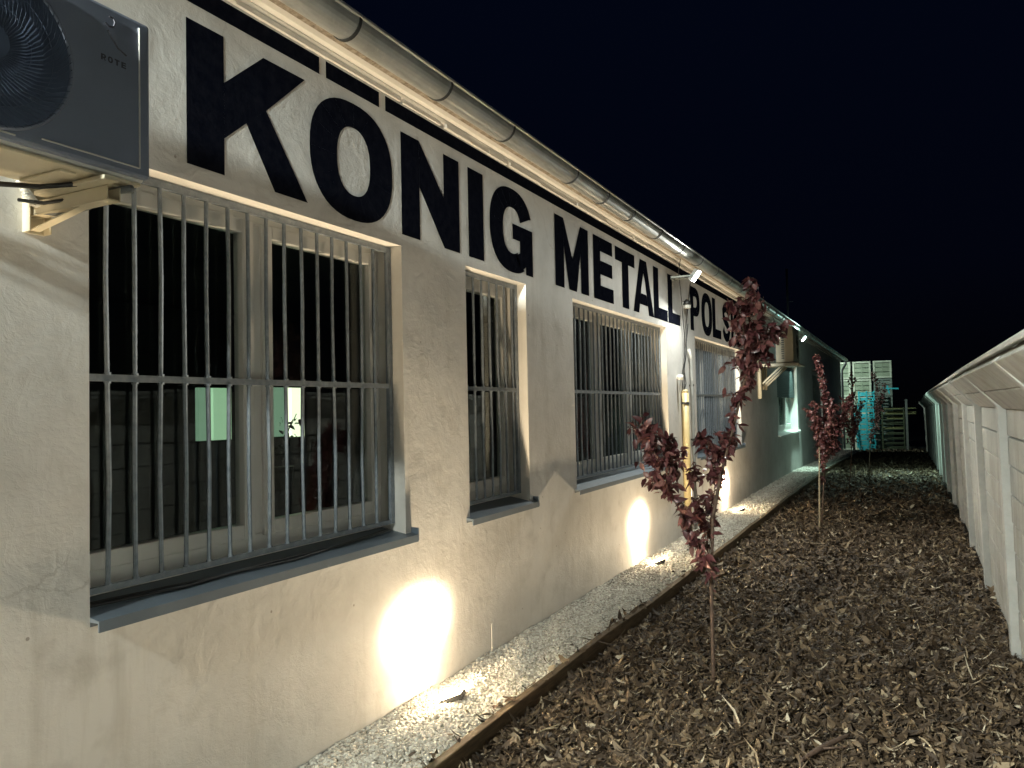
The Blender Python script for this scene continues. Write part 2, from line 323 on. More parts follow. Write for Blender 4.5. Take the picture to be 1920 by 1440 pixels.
o = big_mesh('bark_mulch', V, F, M['bark_chip'], np.repeat(tt, 8)); tag(o, 'brown bark and leaf mulch covering the bed between kerb board and fence', 'mulch', kind='stuff')
# timber edging
ed = thing('timber_edging', 'long low weathered timber board holding the pale gravel strip', 'edging', (.55, 10, 0))
ly = [-4, 1.2, 5.4, 9.6, 13.8, 18, 22.2, 26.4, 30.6, 36.2]
for a, b_ in zip(ly, ly[1:]):
    m = MB(); k = max(2, int((b_-a)/.3)); ys = np.linspace(a+.002, b_-.002, k+1); n0 = 0
    for y in ys:
        x = tx(y)+.004*math.sin(y*2.3); z0, z1 = gz(y)-.06, gz(y)+.122+.004*math.sin(y*3.7+1)
        m.v += [(x,y,z0),(x+.045,y,z0),(x+.047,y,z1-.004),(x+.043,y,z1),(x+.003,y,z1),(x,y,z1-.004)]
    for i in range(k):
        for j in range(6): p = i*6+j; r = i*6+(j+1) % 6; m.f.append((p, r, r+6, p+6))
    m.f += [tuple(range(6)), tuple(range(k*6, k*6+6))]
    m.build('board', M['timber'], ed)

# ================================================================ BUILDING
YE = 36.0; Y0 = -5.0; BW = -9.0; ZT = 3.53
bld = thing('building', 'long white plastered single-storey building with big black painted lettering', 'building', (0, 15, 0))
WIN = [dict(y0=1.69, y1=3.55, n=2), dict(y0=4.255, y1=5.135, n=1), dict(y0=6.04, y1=8.90, n=3), dict(y0=10.28, y1=13.35, n=3), dict(y0=17.5, y1=20.95, n=3), dict(y0=24.6, y1=27.6, n=2)]
for W_ in WIN: W_['z0'] = 1.0; W_['z1'] = 2.632
WIN[4]['z0'] = .985; WIN[5]['z1'] = 2.72
wl = MB(); RD = .19
ys = sorted([Y0, YE]+[W_['y0'] for W_ in WIN]+[W_['y1'] for W_ in WIN])
for a, b_ in zip(ys, ys[1:]):
    ww = [W_ for W_ in WIN if abs(W_['y0']-a) < 1e-6]
    if ww: wl.quad((0,a,-1),(0,b_,-1),(0,b_,ww[0]['z0']),(0,a,ww[0]['z0'])); wl.quad((0,a,ww[0]['z1']),(0,b_,ww[0]['z1']),(0,b_,ZT),(0,a,ZT))
    else:
        wl.quad((0,a,-1),(0,b_,-1),(0,b_,ZT),(0,a,ZT))
# gable ends and back wall
for y in (Y0, YE): wl.poly([(0,y,-1),(BW,y,-1),(BW,y,ZT),(BW/2,y,ZT+1.7),(0,y,ZT)])
wl.quad((BW,Y0,-1),(BW,YE,-1),(BW,YE,ZT),(BW,Y0,ZT))
wl.build('wall', M['plaster'], bld)
# interior shell (dark room)
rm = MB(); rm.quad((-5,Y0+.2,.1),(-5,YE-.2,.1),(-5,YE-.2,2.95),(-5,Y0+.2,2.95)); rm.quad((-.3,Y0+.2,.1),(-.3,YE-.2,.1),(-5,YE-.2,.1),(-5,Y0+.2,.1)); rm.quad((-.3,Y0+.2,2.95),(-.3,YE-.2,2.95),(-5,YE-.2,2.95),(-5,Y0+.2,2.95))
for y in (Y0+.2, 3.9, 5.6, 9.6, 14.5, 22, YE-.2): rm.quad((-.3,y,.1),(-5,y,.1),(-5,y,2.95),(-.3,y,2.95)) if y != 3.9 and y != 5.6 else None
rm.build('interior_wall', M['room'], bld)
for nm, y0, y1, z0, z1, mt in (('lit_interior_door', 4.30, 4.42, 1.50, 1.925, 'lit_green_dim'), ('lit_interior_door', 4.445, 4.63, 1.50, 1.925, 'lit_green'), ('lit_interior_door', 5.02, 5.26, 1.50, 1.94, 'lit_green_dim'), ('lit_interior_door', 5.335, 5.50, 1.49, 1.94, 'lit_pale')):
    m = MB(); m.box(-2.54, -2.50, y0, y1, z0, z1)
    if 'pale' in mt: m.box(-2.55, -2.51, y0-.05, y0-.02, z0, z1)
    m.build(nm, M[mt], bld)
# windows
def window(W_, idx):
    y0, y1, z0, z1, n = W_['y0'], W_['y1'], W_['z0'], W_['z1'], W_['n']
    wn = bpy.data.objects.new('window', None); COL.objects.link(wn); wn.parent = bld; wn.location = Vector((0, (y0+y1)/2, z0)) - parent_loc(bld)
    m = MB()   # reveal
    m.quad((0,y0,z0),(0,y0,z1),(-RD-.08,y0,z1),(-RD-.08,y0,z0)); m.quad((0,y1,z0),(-RD-.08,y1,z0),(-RD-.08,y1,z1),(0,y1,z1))
    m.quad((0,y0,z1),(0,y1,z1),(-RD-.08,y1,z1),(-RD-.08,y0,z1)); m.quad((-.02,y0,z0-.01),(-.02,y1,z0-.01),(-RD-.08,y1,z0-.01),(-RD-.08,y0,z0-.01))
    m.build('reveal', M['reveal'], wn)
    zb = z0+.05; xf = -.165; f = MB(); fw = .04; fb = .105; ft = .05
    f.box(xf-.07, xf, y0+.002, y0+fw, zb, z1-.002); f.box(xf-.07, xf, y1-fw, y1-.002, zb, z1-.002)
    f.box(xf-.07, xf, y0+fw, y1-fw, z1-ft, z1-.002); f.box(xf-.07, xf, y0+fw, y1-fw, zb, zb+fb)
    w_ = (y1-y0-2*fw)/n
    for i in range(1, n): yc = y0+fw+i*w_; f.box(xf-.072, xf-.002, yc-.036, yc+.036, zb+fb, z1-ft)
    f.build('frame', M['pvc'], wn, bevel=.004)
    for i in range(n):
        a = y0+fw+i*w_+(.02 if i else -.012); b2 = y0+fw+(i+1)*w_-(.02 if i < n-1 else -.012); a += .006; b2 -= .006; c0, c1 = zb+fb-.012, z1-ft+.010; s = .066; xs = xf+.014
        m = MB(); m.box(xs-.06, xs, a, a+s, c0, c1); m.box(xs-.06, xs, b2-s, b2, c0, c1); m.box(xs-.06, xs, a+s, b2-s, c1-s, c1); m.box(xs-.06, xs, a+s, b2-s, c0, c0+s)
        sa_ = m.build('sash', M['pvc'], wn, bevel=.005)
        m = MB(); m.box(xs-.034, xs-.030, a+s-.01, b2-s+.01, c0+s-.01, c1-s+.01); m.build('pane', M['glass'], wn)
        if idx == 4:
            m = MB(); k = 26; pr = [(xs-.13+.018*math.sin(j*2.1), a+s+(b2-a-2*s)*j/k) for j in range(k+1)]
            for (xa, ya), (xb, yb) in zip(pr, pr[1:]): m.quad((xa,ya,c0),(xb,yb,c0),(xb,yb,c1),(xa,ya,c1))
            m.build('curtain', M['curtain'], wn)
    if idx == 4:
        m = MB(); z = z1-.05; 
        while z > 1.86: m.box(-.075, -.062, y0+.03, y1-.03, z-.036, z); z -= .039
        m.build('roller_shutter', M['shutter_dark'], wn)
    # sill
    m = MB(); s0, s1 = (y0-.0 if idx == 0 else y0-.045), y1+.05
    m.v = []; pr = [(xf, z0+.05), (.048, z0+.012), (.050, z0-.026), (.044, z0-.026), (.042, z0+.004), (.0015, z0+.004), (.0015, z0-.012), (xf, z0-.006)]
    m.prof(pr, s0, s1)
    m.box(-.10, .05, s1, s1+.006, z0-.02, z0+.05); 
    m.build('sill', M['ac_white'] if idx == 4 else M['sill_metal'], wn)
    if idx < 4:
        g = MB(); xb = -.085; zt, zl, zm = z1-.020, z0+.088, 1.845; k = int((y1-y0-.075)/.1131); ya, yb = y0+.013, y1-.035
        for i in range(k+1):
            y = ya+.1131*i
            bow = .006*math.sin(i*1.7)
            g.tube([(xb,y,zl),(xb+bow*.3,y+bow,(zl+zm)/2),(xb,y,zm),(xb-bow*.3,y-bow*.6,(zm+zt)/2),(xb,y,zt)], .0088, 6)
        for z, h in ((zt, .03), (zm, .026), (zl, .022)): g.box(xb-.009, xb+.009, ya-.01, yb+.01, z-h/2, z+h/2)
        g.box(xb-.010, xb+.014, yb+.001, yb+.031, zl-.01, zt+.016)
        for z in (zm+.35, zl+.3): g.tube([(xb,yb+.03,z),(xb,y1,z)], .006, 6)
        for i in range(k+1):
            for z in (zm-.016, zm+.016, zl+.014): g.tube([(xb+.002,ya+.1131*i,z-.004),(xb+.002,ya+.1131*i,z+.004)], .0125, 6)
        g.build('security_grille', M['bar'], wn)
    return wn
for i, W_ in enumerate(WIN): window(W_, i)
# eaves: render band, ledge, moulding, stucco soffit
m = MB(); m.prof([(.0,3.53),(.0,3.475),(.014,3.478),(.02,3.492),(.018,3.500),(.045,3.506),(.062,3.53),(.0,3.54)], Y0, YE, ny=60)
e_ = m.build('eaves_moulding', M['reveal'], bld)
random.seed(3)
m = MB(); y = Y0
while y < YE:
    l = random.uniform(.25, .75); x = .012+random.uniform(0, .014); m.box(.0, x, y, min(y+l, YE), 3.447+random.uniform(0,.008), 3.474); y += l+random.choice([0, .0, .03, .05])
m.build('plaster_ledge', M['reveal'], bld)
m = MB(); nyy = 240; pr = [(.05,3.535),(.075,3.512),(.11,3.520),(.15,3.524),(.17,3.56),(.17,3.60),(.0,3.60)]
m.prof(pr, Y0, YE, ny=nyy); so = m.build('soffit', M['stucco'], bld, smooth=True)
# gutter
cxg, czg, rg = .215, 3.535, .082
gut = bpy.data.objects.new('gutter', None); COL.objects.link(gut); gut.parent = bld; gut.location = Vector((cxg, 0, czg))-parent_loc(bld)
m = MB(); joints = [Y0]; y = 1.66
for yy in (2.02, 2.83, 3.64, 4.41, 5.5, 6.2, 6.9, 7.8, 8.7, 9.6): joints.append(yy)
while joints[-1] < YE+.2: joints.append(joints[-1]+.9)
joints[-1] = YE+.25
for a, b_ in zip(joints, joints[1:]):
    gm = MB(); sg = 14; wob = random.uniform(-.0015, .0015)
    outer = [(cxg-rg*math.cos(PI*k/sg), czg-rg*math.sin(PI*k/sg)+wob) for k in range(sg+1)]
    bead = [(cxg+rg+.002+.011*math.cos(t), czg+.008+wob+.011*math.sin(t)) for t in (-1.6, -.6, .5, 1.5, 2.6)]
    inner = [(cxg+(rg-.003)*math.cos(PI*k/sg), czg-(rg-.003)*math.sin(PI*k/sg)+.002) for k in range(sg+1)]
    gm.prof(outer+bead+inner, a+.002, b_-.002); gm.build('gutter_length', M['zinc'], gut, smooth=False)
for yy in joints[1:-1]:
    gm = MB(); pr = []
    for rr_, sgn in ((rg+.0055, 1), (rg+.001, -1)):
        ks = range(0, 15) if sgn > 0 else range(14, -1, -1)
        pr += [(cxg-rr_*math.cos(PI*k/14), czg-rr_*math.sin(PI*k/14)) for k in ks]
    gm.prof(pr, yy-.010, yy+.010); gm.box(cxg-rg-.1, cxg-rg+.002, yy-.0095, yy+.0095, czg+.002, czg+.008); gm.build('gutter_bracket', M['zinc_dark'], gut)
# roof
m = MB(); m.prof([(.20,3.575),(BW/2,5.32),(BW-.2,3.575),(BW-.2,3.535),(BW/2,5.27),(.20,3.545)], Y0-.2, YE+.2); m.build('roof', M['roof_sheet'], bld)
# downpipe at the far corner
m = MB(); m.tube([(.215,YE+.12,3.46),(.215,YE+.12,3.36),(.06,YE+.12,3.10),(.05,YE+.12,2.9),(.05,YE+.12,-.3)], .045, 10); m.build('downpipe', M['dark_metal'], bld)
# thin mast standing on the roof
ma = MB(); ma.tube([(-2.45,39.0,2.0),(-2.45,39.0,8.2)], .05, 8); ma.tube([(-2.45,39.0,6.6),(-2.2,39.0,6.6)], .02, 6)
tag(ma.build('mast', M['dark_metal']), 'thin dark pole rising against the night sky behind the roof', 'pole')

# ---------------------------------------------------------------- lettering
def band(path_o, path_i):     # strip between two open point lists
    return [[path_o[i], path_o[i+1], path_i[i+1], path_i[i]] for i in range(len(path_o)-1)]
def sup(cx, cz, rx, rz, t, p=2.35): c, s = math.cos(t), math.sin(t); return (cx+rx*math.copysign(abs(c)**(2/p), c), cz+rz*math.copysign(abs(s)**(2/p), s))
def arc(cx, cz, rx, rz, a0, a1, k=28, p=2.35): return [sup(cx, cz, rx, rz, math.radians(a0+(a1-a0)*i/k), p) for i in range(k+1)]
def glyph(ch):
    if ch == 'K': return [[(0,0),(.275,0),(.275,.265),(.275,1),(0,1)], [(.275,.665),(.275,.265),(.45,.44),(.62,.6),(.985,1),(.60,1)], [(.45,.44),(.69,0),(1,0),(.62,.6)]]
    if ch == 'O': return band(arc(.5,.5,.5,.52,0,360,48), arc(.5,.5,.2,.30,0,360,48))
    if ch == 'N': return [[(0,0),(.29,0),(.29,1),(0,1)], [(.71,0),(1,0),(1,1),(.71,1)], [(.29,1),(.29,.53),(.71,0),(.71,.53)]]
    if ch == 'I': return [[(0,0),(1,0),(1,1),(0,1)]]
    if ch == 'G':
        o = arc(.5,.5,.5,.52,18,300,44); i = arc(.5,.5,.21,.285,18,300,44)
        o[0] = (.955,.735); i[0] = (.675,.675); return band(o, i)+[[(.51,.40),(.68,.40),(.68,.2),(1,0),(1,.59),(.51,.59)], [(.68,.25),(.57,.20),(.72,.03),(.82,.1),(.82,0),(1,0)]]
    if ch == 'M': return [[(0,0),(.25,0),(.25,1),(0,1)], [(.75,0),(1,0),(1,1),(.75,1)], [(.25,1),(.25,.60),(.385,0),(.50,0),(.50,.46)], [(.75,1),(.50,.46),(.50,0),(.615,0),(.75,.60)]]
    if ch == 'E': return [[(0,0),(.34,0),(.34,1),(0,1)], [(.34,1),(.34,.78),(.97,.78),(.97,1)], [(.34,.63),(.34,.41),(.95,.41),(.95,.63)], [(.34,0),(1,0),(1,.23),(.34,.23)]]
    if ch == 'T': return [[(0,1),(0,.77),(1,.77),(1,1)], [(.33,0),(.66,0),(.66,.77),(.33,.77)]]
    if ch == 'A': return [[(0,0),(.26,0),(.40,.5),(.5,.76),(.60,1),(.34,1)], [(1,0),(.74,0),(.58,.6),(.5,.76),(.60,1),(.66,1)], [(.31,.17),(.69,.17),(.63,.37),(.37,.37)]]
    if ch == 'L': return [[(0,0),(.36,0),(.36,1),(0,1)], [(.36,0),(1,0),(1,.23),(.36,.23)]]
    if ch == 'P': return [[(0,0),(.34,0),(.34,1),(0,1)]]+band([(.34,1),(.5,1)]+arc(.5,.67,.5,.33,88,-88,20)+[(.34,.34)], [(.34,.79),(.46,.79)]+arc(.46,.67,.22,.13,88,-88,20)+[(.34,.54)])
    if ch == 'S':
        cs = [(.86,.70),(.78,.83),(.62,.89),(.45,.90),(.28,.86),(.17,.76),(.19,.64),(.34,.55),(.55,.48),(.76,.40),(.84,.28),(.76,.16),(.56,.10),(.38,.11),(.22,.19),(.14,.32)]
        o, i = [], []
        for k, p in enumerate(cs):
            a, b2 = cs[max(0, k-1)], cs[min(len(cs)-1, k+1)]; d = Vector((b2[0]-a[0], b2[1]-a[1])); nrm = Vector((-d.y*.55, d.x)).normalized(); wd_ = .115
            o.append((p[0]+nrm.x*.155, p[1]+nrm.y*wd_)); i.append((p[0]-nrm.x*.155, p[1]-nrm.y*wd_))
        return band(o, i)
EXT = [('K',2.10,2.790),('O',2.808,3.472),('N',3.557,4.190),('I',4.303,4.505),('G',4.592,5.268),('M',5.69,6.43),('E',6.555,7.085),('T',7.15,7.757),('A',7.695,8.42),('L',8.425,8.985),('L',9.01,9.555),('P',10.075,10.61),('O',10.70,11.36),('L',11.375,11.96),('S',12.05,12.65),('K',12.72,13.40),('A',13.46,14.12)]
for ch, a, b_ in EXT:
    m = MB(); z0, z1 = 2.70, 3.288
    for k, pl in enumerate(glyph(ch)): m.poly([(.0014+.00006*(k % 3), a+(b_-a)*p[0], z0+(z1-z0)*p[1]) for p in pl])
    m.build('painted_letter', M['paint'], bld)['label'] = 'black painted capital letter %s' % ch
for a, b_ in ((-5.0+.6, 2.883), (2.932, 3.362), (3.418, 14.2)):
    m = MB(); m.box(.0003, .0014, a, b_, 3.357, 3.440); m.build('painted_stripe', M['paint'], bld)

# ---------------------------------------------------------------- pipes and cables on the wall
def rod(name, pts, r, mat, label, cat, parts=None, group=None):
    m = MB(); m.tube(pts, r, 10); o = m.build(name, M[mat], smooth=True); return tag(o, label, cat, group)
gp = thing('gas_pipe', 'upright yellow pipe on the wall between third and fourth window', 'pipe', (.05, 9.50, .1))
m = MB(); m.tube([(.05,9.50,.10),(.05,9.50,1.86)], .045, 12); m.build('pipe', M['yellow_pipe'], gp, smooth=True)
m = MB(); m.tube([(.05,9.50,1.72),(.05,9.50,1.745)], .049, 12); m.tube([(0,9.50,1.73),(.02,9.50,1.73)], .02, 8); m.build('clamp', M['dark_metal'], gp)
m = MB(); m.tube([(.05,9.50,1.86),(.05,9.50,1.90)], [.045,.03], 12); m.build('cap', M['yellow_pipe'], gp, smooth=True)
gp = thing('conduit', 'slim pale grey conduit right of the yellow pipe', 'pipe', (.035, 9.9, .1))
m = MB(); m.tube([(.035,9.92,.12),(.035,9.93,1.1),(.035,9.90,2.32),(.03,9.82,2.42)], .022, 8); m.build('pipe', M['grey_pipe'], gp, smooth=True)
m = MB()
for z in (.8, 1.25, 1.95): m.tube([(.035,9.92,z),(.035,9.92,z+.025)], .027, 8); m.box(0,.035,9.91,9.93,z+.004,z+.02)
m.build('clamp', M['zinc_dark'], gp)
m = MB()
for pts in ([(.09,9.3,3.50),(.05,9.35,3.35),(.04,9.5,3.0),(.03,9.62,2.6),(.03,9.6,2.3),(.03,9.55,1.86)], [(.03,10.0,3.3),(.03,9.72,2.7),(.03,9.72,2.4),(.03,9.45,1.95),(.03,9.5,1.87)], [(.03,9.82,2.75),(.03,9.66,2.35),(.03,9.40,2.02)], [(.03,9.55,2.2),(.035,9.62,1.98),(.03,9.52,1.87)]): m.tube(pts, .006, 6)
tag(m.build('loose_cables', M['black_plastic'], smooth=True), 'loose tangle of thin dark cables above the yellow pipe', 'cable')
m = MB(); m.tube([(0,9.33,2.05),(.04,9.33,2.05)], .02, 8); m.tube([(.04,9.33,2.02),(.045,9.33,2.08)], .034, 10)
tag(m.build('junction_box', M['hose_white'], smooth=True), 'small round white junction box on the wall above the yellow pipe', 'junction box')
js = thing('siren_sensor', 'dark capped bell-shaped sensor on the wall left of letter P', 'sensor', (.04, 9.75, 2.95))
m = MB(); m.tube([(.05,9.72,3.06),(.05,9.72,3.03),(.05,9.72,2.98)], [.012,.04,.055], 12); m.build('hood', M['black_plastic'], js, smooth=True)
m = MB(); m.tube([(.05,9.72,2.98),(.05,9.72,2.94)], [.05,.045], 12); m.box(0,.05,9.70,9.74,2.99,3.02); m.build('housing', M['grey_pipe'], js)
m = MB(); m.tube([(-.06,1.70,1.045),(-.03,2.1,1.035),(-.055,2.6,1.040),(-.04,3.0,1.038),(-.07,3.5,1.045)], .006, 6); m.tube([(-.08,1.70,1.05),(-.05,2.2,1.040),(-.02,2.7,1.032),(-.06,3.2,1.042),(-.09,3.5,1.05)], .005, 6)
tag(m.build('sill_cable', M['black_plastic'], smooth=True), 'pair of dark cables lying on the sill of the nearest window', 'cable')
m = MB(); m.tube([(.035,15.1,1.80),(.035,15.1,2.55)], .035, 8); tag(m.build('wall_duct', M['ac_cream'], smooth=True), 'short cream vertical duct on the wall left of the far air conditioner', 'duct')

# ---------------------------------------------------------------- floodlights in the gravel
def ground_light(y, x, label, power):
    g = thing('ground_floodlight', label, 'floodlight', (x, y, .11), 'warm floodlights sunk in the gravel along the wall'); z = gz(y)+.106
    d = Vector((-.36, -.10, .93)).normalized(); R_ = Matrix.Translation((x, y, z+.03)) @ d.to_track_quat('Z', 'Y').to_matrix().to_4x4()
    m = MB(); m.box(-.042, .042, -.062, .062, -.03, -.003, R_); m.box(-.03, .03, -.045, .045, -.045, -.03, R_)
    for sy in (-1, 1): m.box(-.044, -.038, sy*.062-.003*sy, sy*.062, -.003, .004, R_)
    m.build('housing', M['black_plastic'], g)
    m = MB(); m.box(-.036, .036, -.056, .056, -.003, .0005, R_); m.build('lens', M['lens_warm'], g)
    m = MB(); m.tube([(x+.02,y,z-.02),(x+.02,y,z+.01)], .008, 6); m.build('spike', M['dark_metal'], g)
    area('lamp_light', Vector((x, y, z+.03))+d*.004, d, .066, P_GROUND, WARM, g, sy=.105)
    lamp_profile('beam_light', Vector((x, y, z+.05)), x, WARM, g, .12, (1.35, 1.0), (380., 0., .32, .158, .098), away=.25, zfade=(.50, -.05, .34))
    return g
ground_light(3.66, .215, 'glowing ground floodlight nearest the camera, beside the big window', P_GROUND)
ground_light(7.68, .20, 'glowing ground floodlight below the third window, middle of three', P_GROUND)
ground_light(11.9, .22, 'glowing ground floodlight below the fourth window, farthest of three', P_GROUND)
ground_light(-.2, .15, 'ground floodlight standing behind the camera', P_GROUND)

# ---------------------------------------------------------------- wall floodlights under the eaves
def wall_light(y, z, label, power, col, lens, dirn, sp=None, X=.17, prof=None):
    g = thing('wall_floodlight', label, 'floodlight', (0, y, z), 'white floodlights under the eaves'); d = Vector(dirn).normalized()
    rot = d.to_track_quat('Z', 'Y').to_matrix().to_4x4(); R_ = Matrix.Translation((X, y, z)) @ rot
    m = MB(); m.box(-.06,.06,-.08,.08,-.035,.0, R_)
    for k in range(6): m.box(-.055+.02*k,-.051+.02*k,-.07,.07,-.05,-.035, R_)
    m.build('housing', M['ac_white'], g, bevel=.004)
    m = MB(); m.box(-.05,.05,-.07,.07,0,.002, R_); m.build('lens', M[lens], g)
    m = MB(); m.beam((0,y-.09,z+.0),(X-.01,y-.09,z),.006,.02); m.beam((0,y+.09,z),(X-.01,y+.09,z),.006,.02); m.box(0,.006,y-.093,y+.093,z-.02,z+.02); m.build('bracket', M['steel'], g)
    area('lamp_light', Vector((X,y,z))+d*.006, d, .1, power, col, g, sy=.14)
    if prof: lamp_profile('spill_light', Vector((X,y,z))+d*.04, X+d.x*.04, col, g, *prof)
    for s_ in sp or []: spot('beam_light', Vector((X,y,z))+d*.03, s_[0], s_[1], col, s_[2], s_[3], g, .07)
    return g
wall_light(9.25, 3.26, 'dazzling white floodlight under the eaves above the letter P', P_WALL1, COOLW, 'lens_cool', (.78, -.12, -.62), X=.29, prof=(.10, (.40, 3.), None, 0., (-.6, -2.6, .3), .05))
wall_light(20.3, 3.30, 'cool white floodlight under the eaves beyond the far air conditioner', P_WALL2, TEAL, 'lens_teal', (.75, -.2, -.63), [((-.16, .06, -1), 330, 46, .6), ((.7,0,-.7),420,70,1.)], X=.28)
wall_light(-1.6, 3.33, 'white floodlight under the eaves behind the camera', P_WALL0, (.93,1.0,.91), 'lens_cool', (.25, .8, -.45), [((1.0,1,-.95),1150,96,1.)], X=.42, prof=(.075, (.62, 6.), None, 0., (-.7, -2.0, .06), .09))
g = thing('yard_floodlight', 'floodlight on the far gable end lighting the stacked crates', 'floodlight', (-1.6, YE, 3.5))
m = MB(); m.box(-1.7,-1.5,YE+.02,YE+.10,3.42,3.58); m.build('housing', M['black_plastic'], g, bevel=.005)
m = MB(); m.box(-1.68,-1.52,YE+.10,YE+.104,3.44,3.56); m.build('lens', M['lens_teal'], g)
area('lamp_light', (-1.6, YE+.12, 3.5), (.62, .72, -.35), .14, P_YARD, (.80,1.0,.86), g)

# ---------------------------------------------------------------- air conditioners
def ac1():
    X1, X0, ya, yb, za, zb = .42, .12, .80, 1.612, 2.432, 2.935
    g = thing('air_conditioner', 'large white outdoor air conditioner unit at upper left, its front coloured as shaded', 'air conditioner', (.25, 1.2, za))
    m = MB(); m.box(X0, X1-.028, ya, yb, za, zb); m.build('casing', M['ac_white'], g, bevel=.012)
    m = MB(); m.box(X1-.028, X1, ya, yb, za+.006, zb-.006); fr_ = m.build('front_panel', M['ac_front_shaded'], g, bevel=.011)
    m = MB(); 
    m.box(X1-.001, X1+.004, 1.27, yb-.04, za+.032, za+.036); m.box(X1-.001, X1+.004, yb-.042, yb-.038, za+.034, zb-.03); m.box(X1-.001, X1+.004, ya, 1.20, za+.020, za+.024)
    m.build('trim', M['ac_white'], g, bevel=.001)
    cy, cz, r = 1.13, 2.685, .225
    m = MB(); k = 40
    m.tube([(X1+.002, cy+r*math.cos(2*PI*i/k), cz+r*math.sin(2*PI*i/k)) for i in range(k)]+[(X1+.002, cy+r, cz), (X1+.002, cy+r*math.cos(2*PI/k), cz+r*math.sin(2*PI/k))], .006, 6)
    m.build('fan_ring', M['ac_front_shaded'], g, smooth=True)
    m = MB()
    for j in range(64):
        a = 2*PI*j/64; m.tube([(X1+.006+.008*math.sin(PI*t), cy+(.05+(r-.05)*t)*math.cos(a+t*.9), cz+(.05+(r-.05)*t)*math.sin(a+t*.9)) for t in (0,.25,.5,.75,1)], .0018, 4)
    for rr_ in (.05, .11, .17):
        m.tube([(X1+.008, cy+rr_*math.cos(2*PI*i/32), cz+rr_*math.sin(2*PI*i/32)) for i in range(33)], .002, 4)
    m.tube([(X1+.002, cy, cz),(X1+.012, cy, cz)], .05, 20)
    m.build('fan_grille', M['ac_grille'], g)
    m = MB(); m.tube([(X1+.0015, cy, cz),(X1+.0025, cy, cz)], r-.006, 40); m.build('fan_opening', M['ac_grille'], g)
    # faint script emblem on the front panel
    m = MB(); m.tube([(X1+.001,1.458,2.873),(X1+.001,1.470,2.866),(X1+.001,1.486,2.872),(X1+.001,1.491,2.886),(X1+.001,1.484,2.897),(X1+.001,1.472,2.897)], .0028, 5)
    m.tube([(X1+.001,1.468,2.855),(X1+.001,1.480,2.835),(X1+.001,1.500,2.812),(X1+.001,1.528,2.800)], .0032, 5); m.build('emblem', M['ac_logo'], g)
    m = MB(); yy = 1.445
    for ch in 'ROTE':
        for pl in glyph({'R':'P','O':'O','T':'T','E':'E'}[ch]): m.poly([(X1+.0012, yy+.016*p[0], 2.758+.018*p[1]) for p in pl])
        if ch == 'R': m.poly([(X1+.0012, yy+.016*p[0], 2.758+.018*p[1]) for p in [(.4,.36),(.75,0),(1,0),(.66,.38)]])
        yy += .022
    m.build('lettering', M['ac_logo'], g)
    # underside pan with pressed ribs, feet
    m = MB(); m.box(X0+.02, X1-.03, ya+.02, yb-.012, za-.012, za-.001)
    for y in (.9, 1.02, 1.36, 1.52): m.box(X0+.04, X1-.06, y, y+.05, za-.020, za-.012)
    m.build('base_pan', M['ac_cream'], g, bevel=.004)
    for y in (.95, 1.44): m = MB(); m.box(X0-.02, X1+.02, y, y+.05, za-.034, za-.020); m.build('foot', M['ac_cream'], g, bevel=.003)
    return g
ac1()
bk = thing('wall_bracket', 'pale steel bracket carrying the near air conditioner', 'bracket', (0, 1.5, 2.35))
for y in (1.0, 1.50):
    m = MB(); m.box(.0, .004, y-.035, y+.035, 2.30, 2.72); m.box(.004, .04, y-.035, y-.032, 2.30, 2.72); m.box(.004, .04, y+.032, y+.035, 2.30, 2.70); m.build('wall_plate', M['ac_cream'], bk)
    m = MB(); m.box(.006, .40, y-.022, y-.019, 2.355, 2.395); m.box(.006, .40, y+.019, y+.022, 2.355, 2.395); m.box(.006, .40, y-.022, y+.022, 2.352, 2.356); m.beam((.01,y,2.31),(.30,y,2.36),.03,.004); m.build('arm', M['ac_cream'], bk)
m = MB(); m.tube([(.03,1.44,2.46),(.035,1.46,2.42),(.05,1.48,2.385),(.09,1.50,2.372)], .012, 8)
for t in range(10):
    z = 2.46-.0085*t; m.tube([(.03+.0006*t*t/3,1.44+.004*t,z),(.03+.0006*t*t/3,1.44+.004*t,z-.004)], .0155, 8)
tag(m.build('drain_hose', M['hose_white'], smooth=True), 'short ribbed white drain hose beside the wall bracket', 'hose')
m = MB(); m.tube([(.07,1.49,2.365),(.14,1.515,2.352),(.22,1.535,2.368),(.29,1.545,2.392),(.35,1.55,2.404),(.40,1.56,2.402)], .013, 10)
tag(m.build('insulated_hose', M['hose_grey'], smooth=True), 'grey insulated hose curving under the near air conditioner', 'hose')
m = MB(); m.tube([(.02,.9,2.395),(.10,1.25,2.392),(.20,1.40,2.40),(.30,1.45,2.405)], .008, 8); m.tube([(.04,1.43,2.39),(.12,1.46,2.375),(.24,1.50,2.385)], .006, 8)
tag(m.build('power_cable', M['black_plastic'], smooth=True), 'dark power cables hanging under the near air conditioner', 'cable')
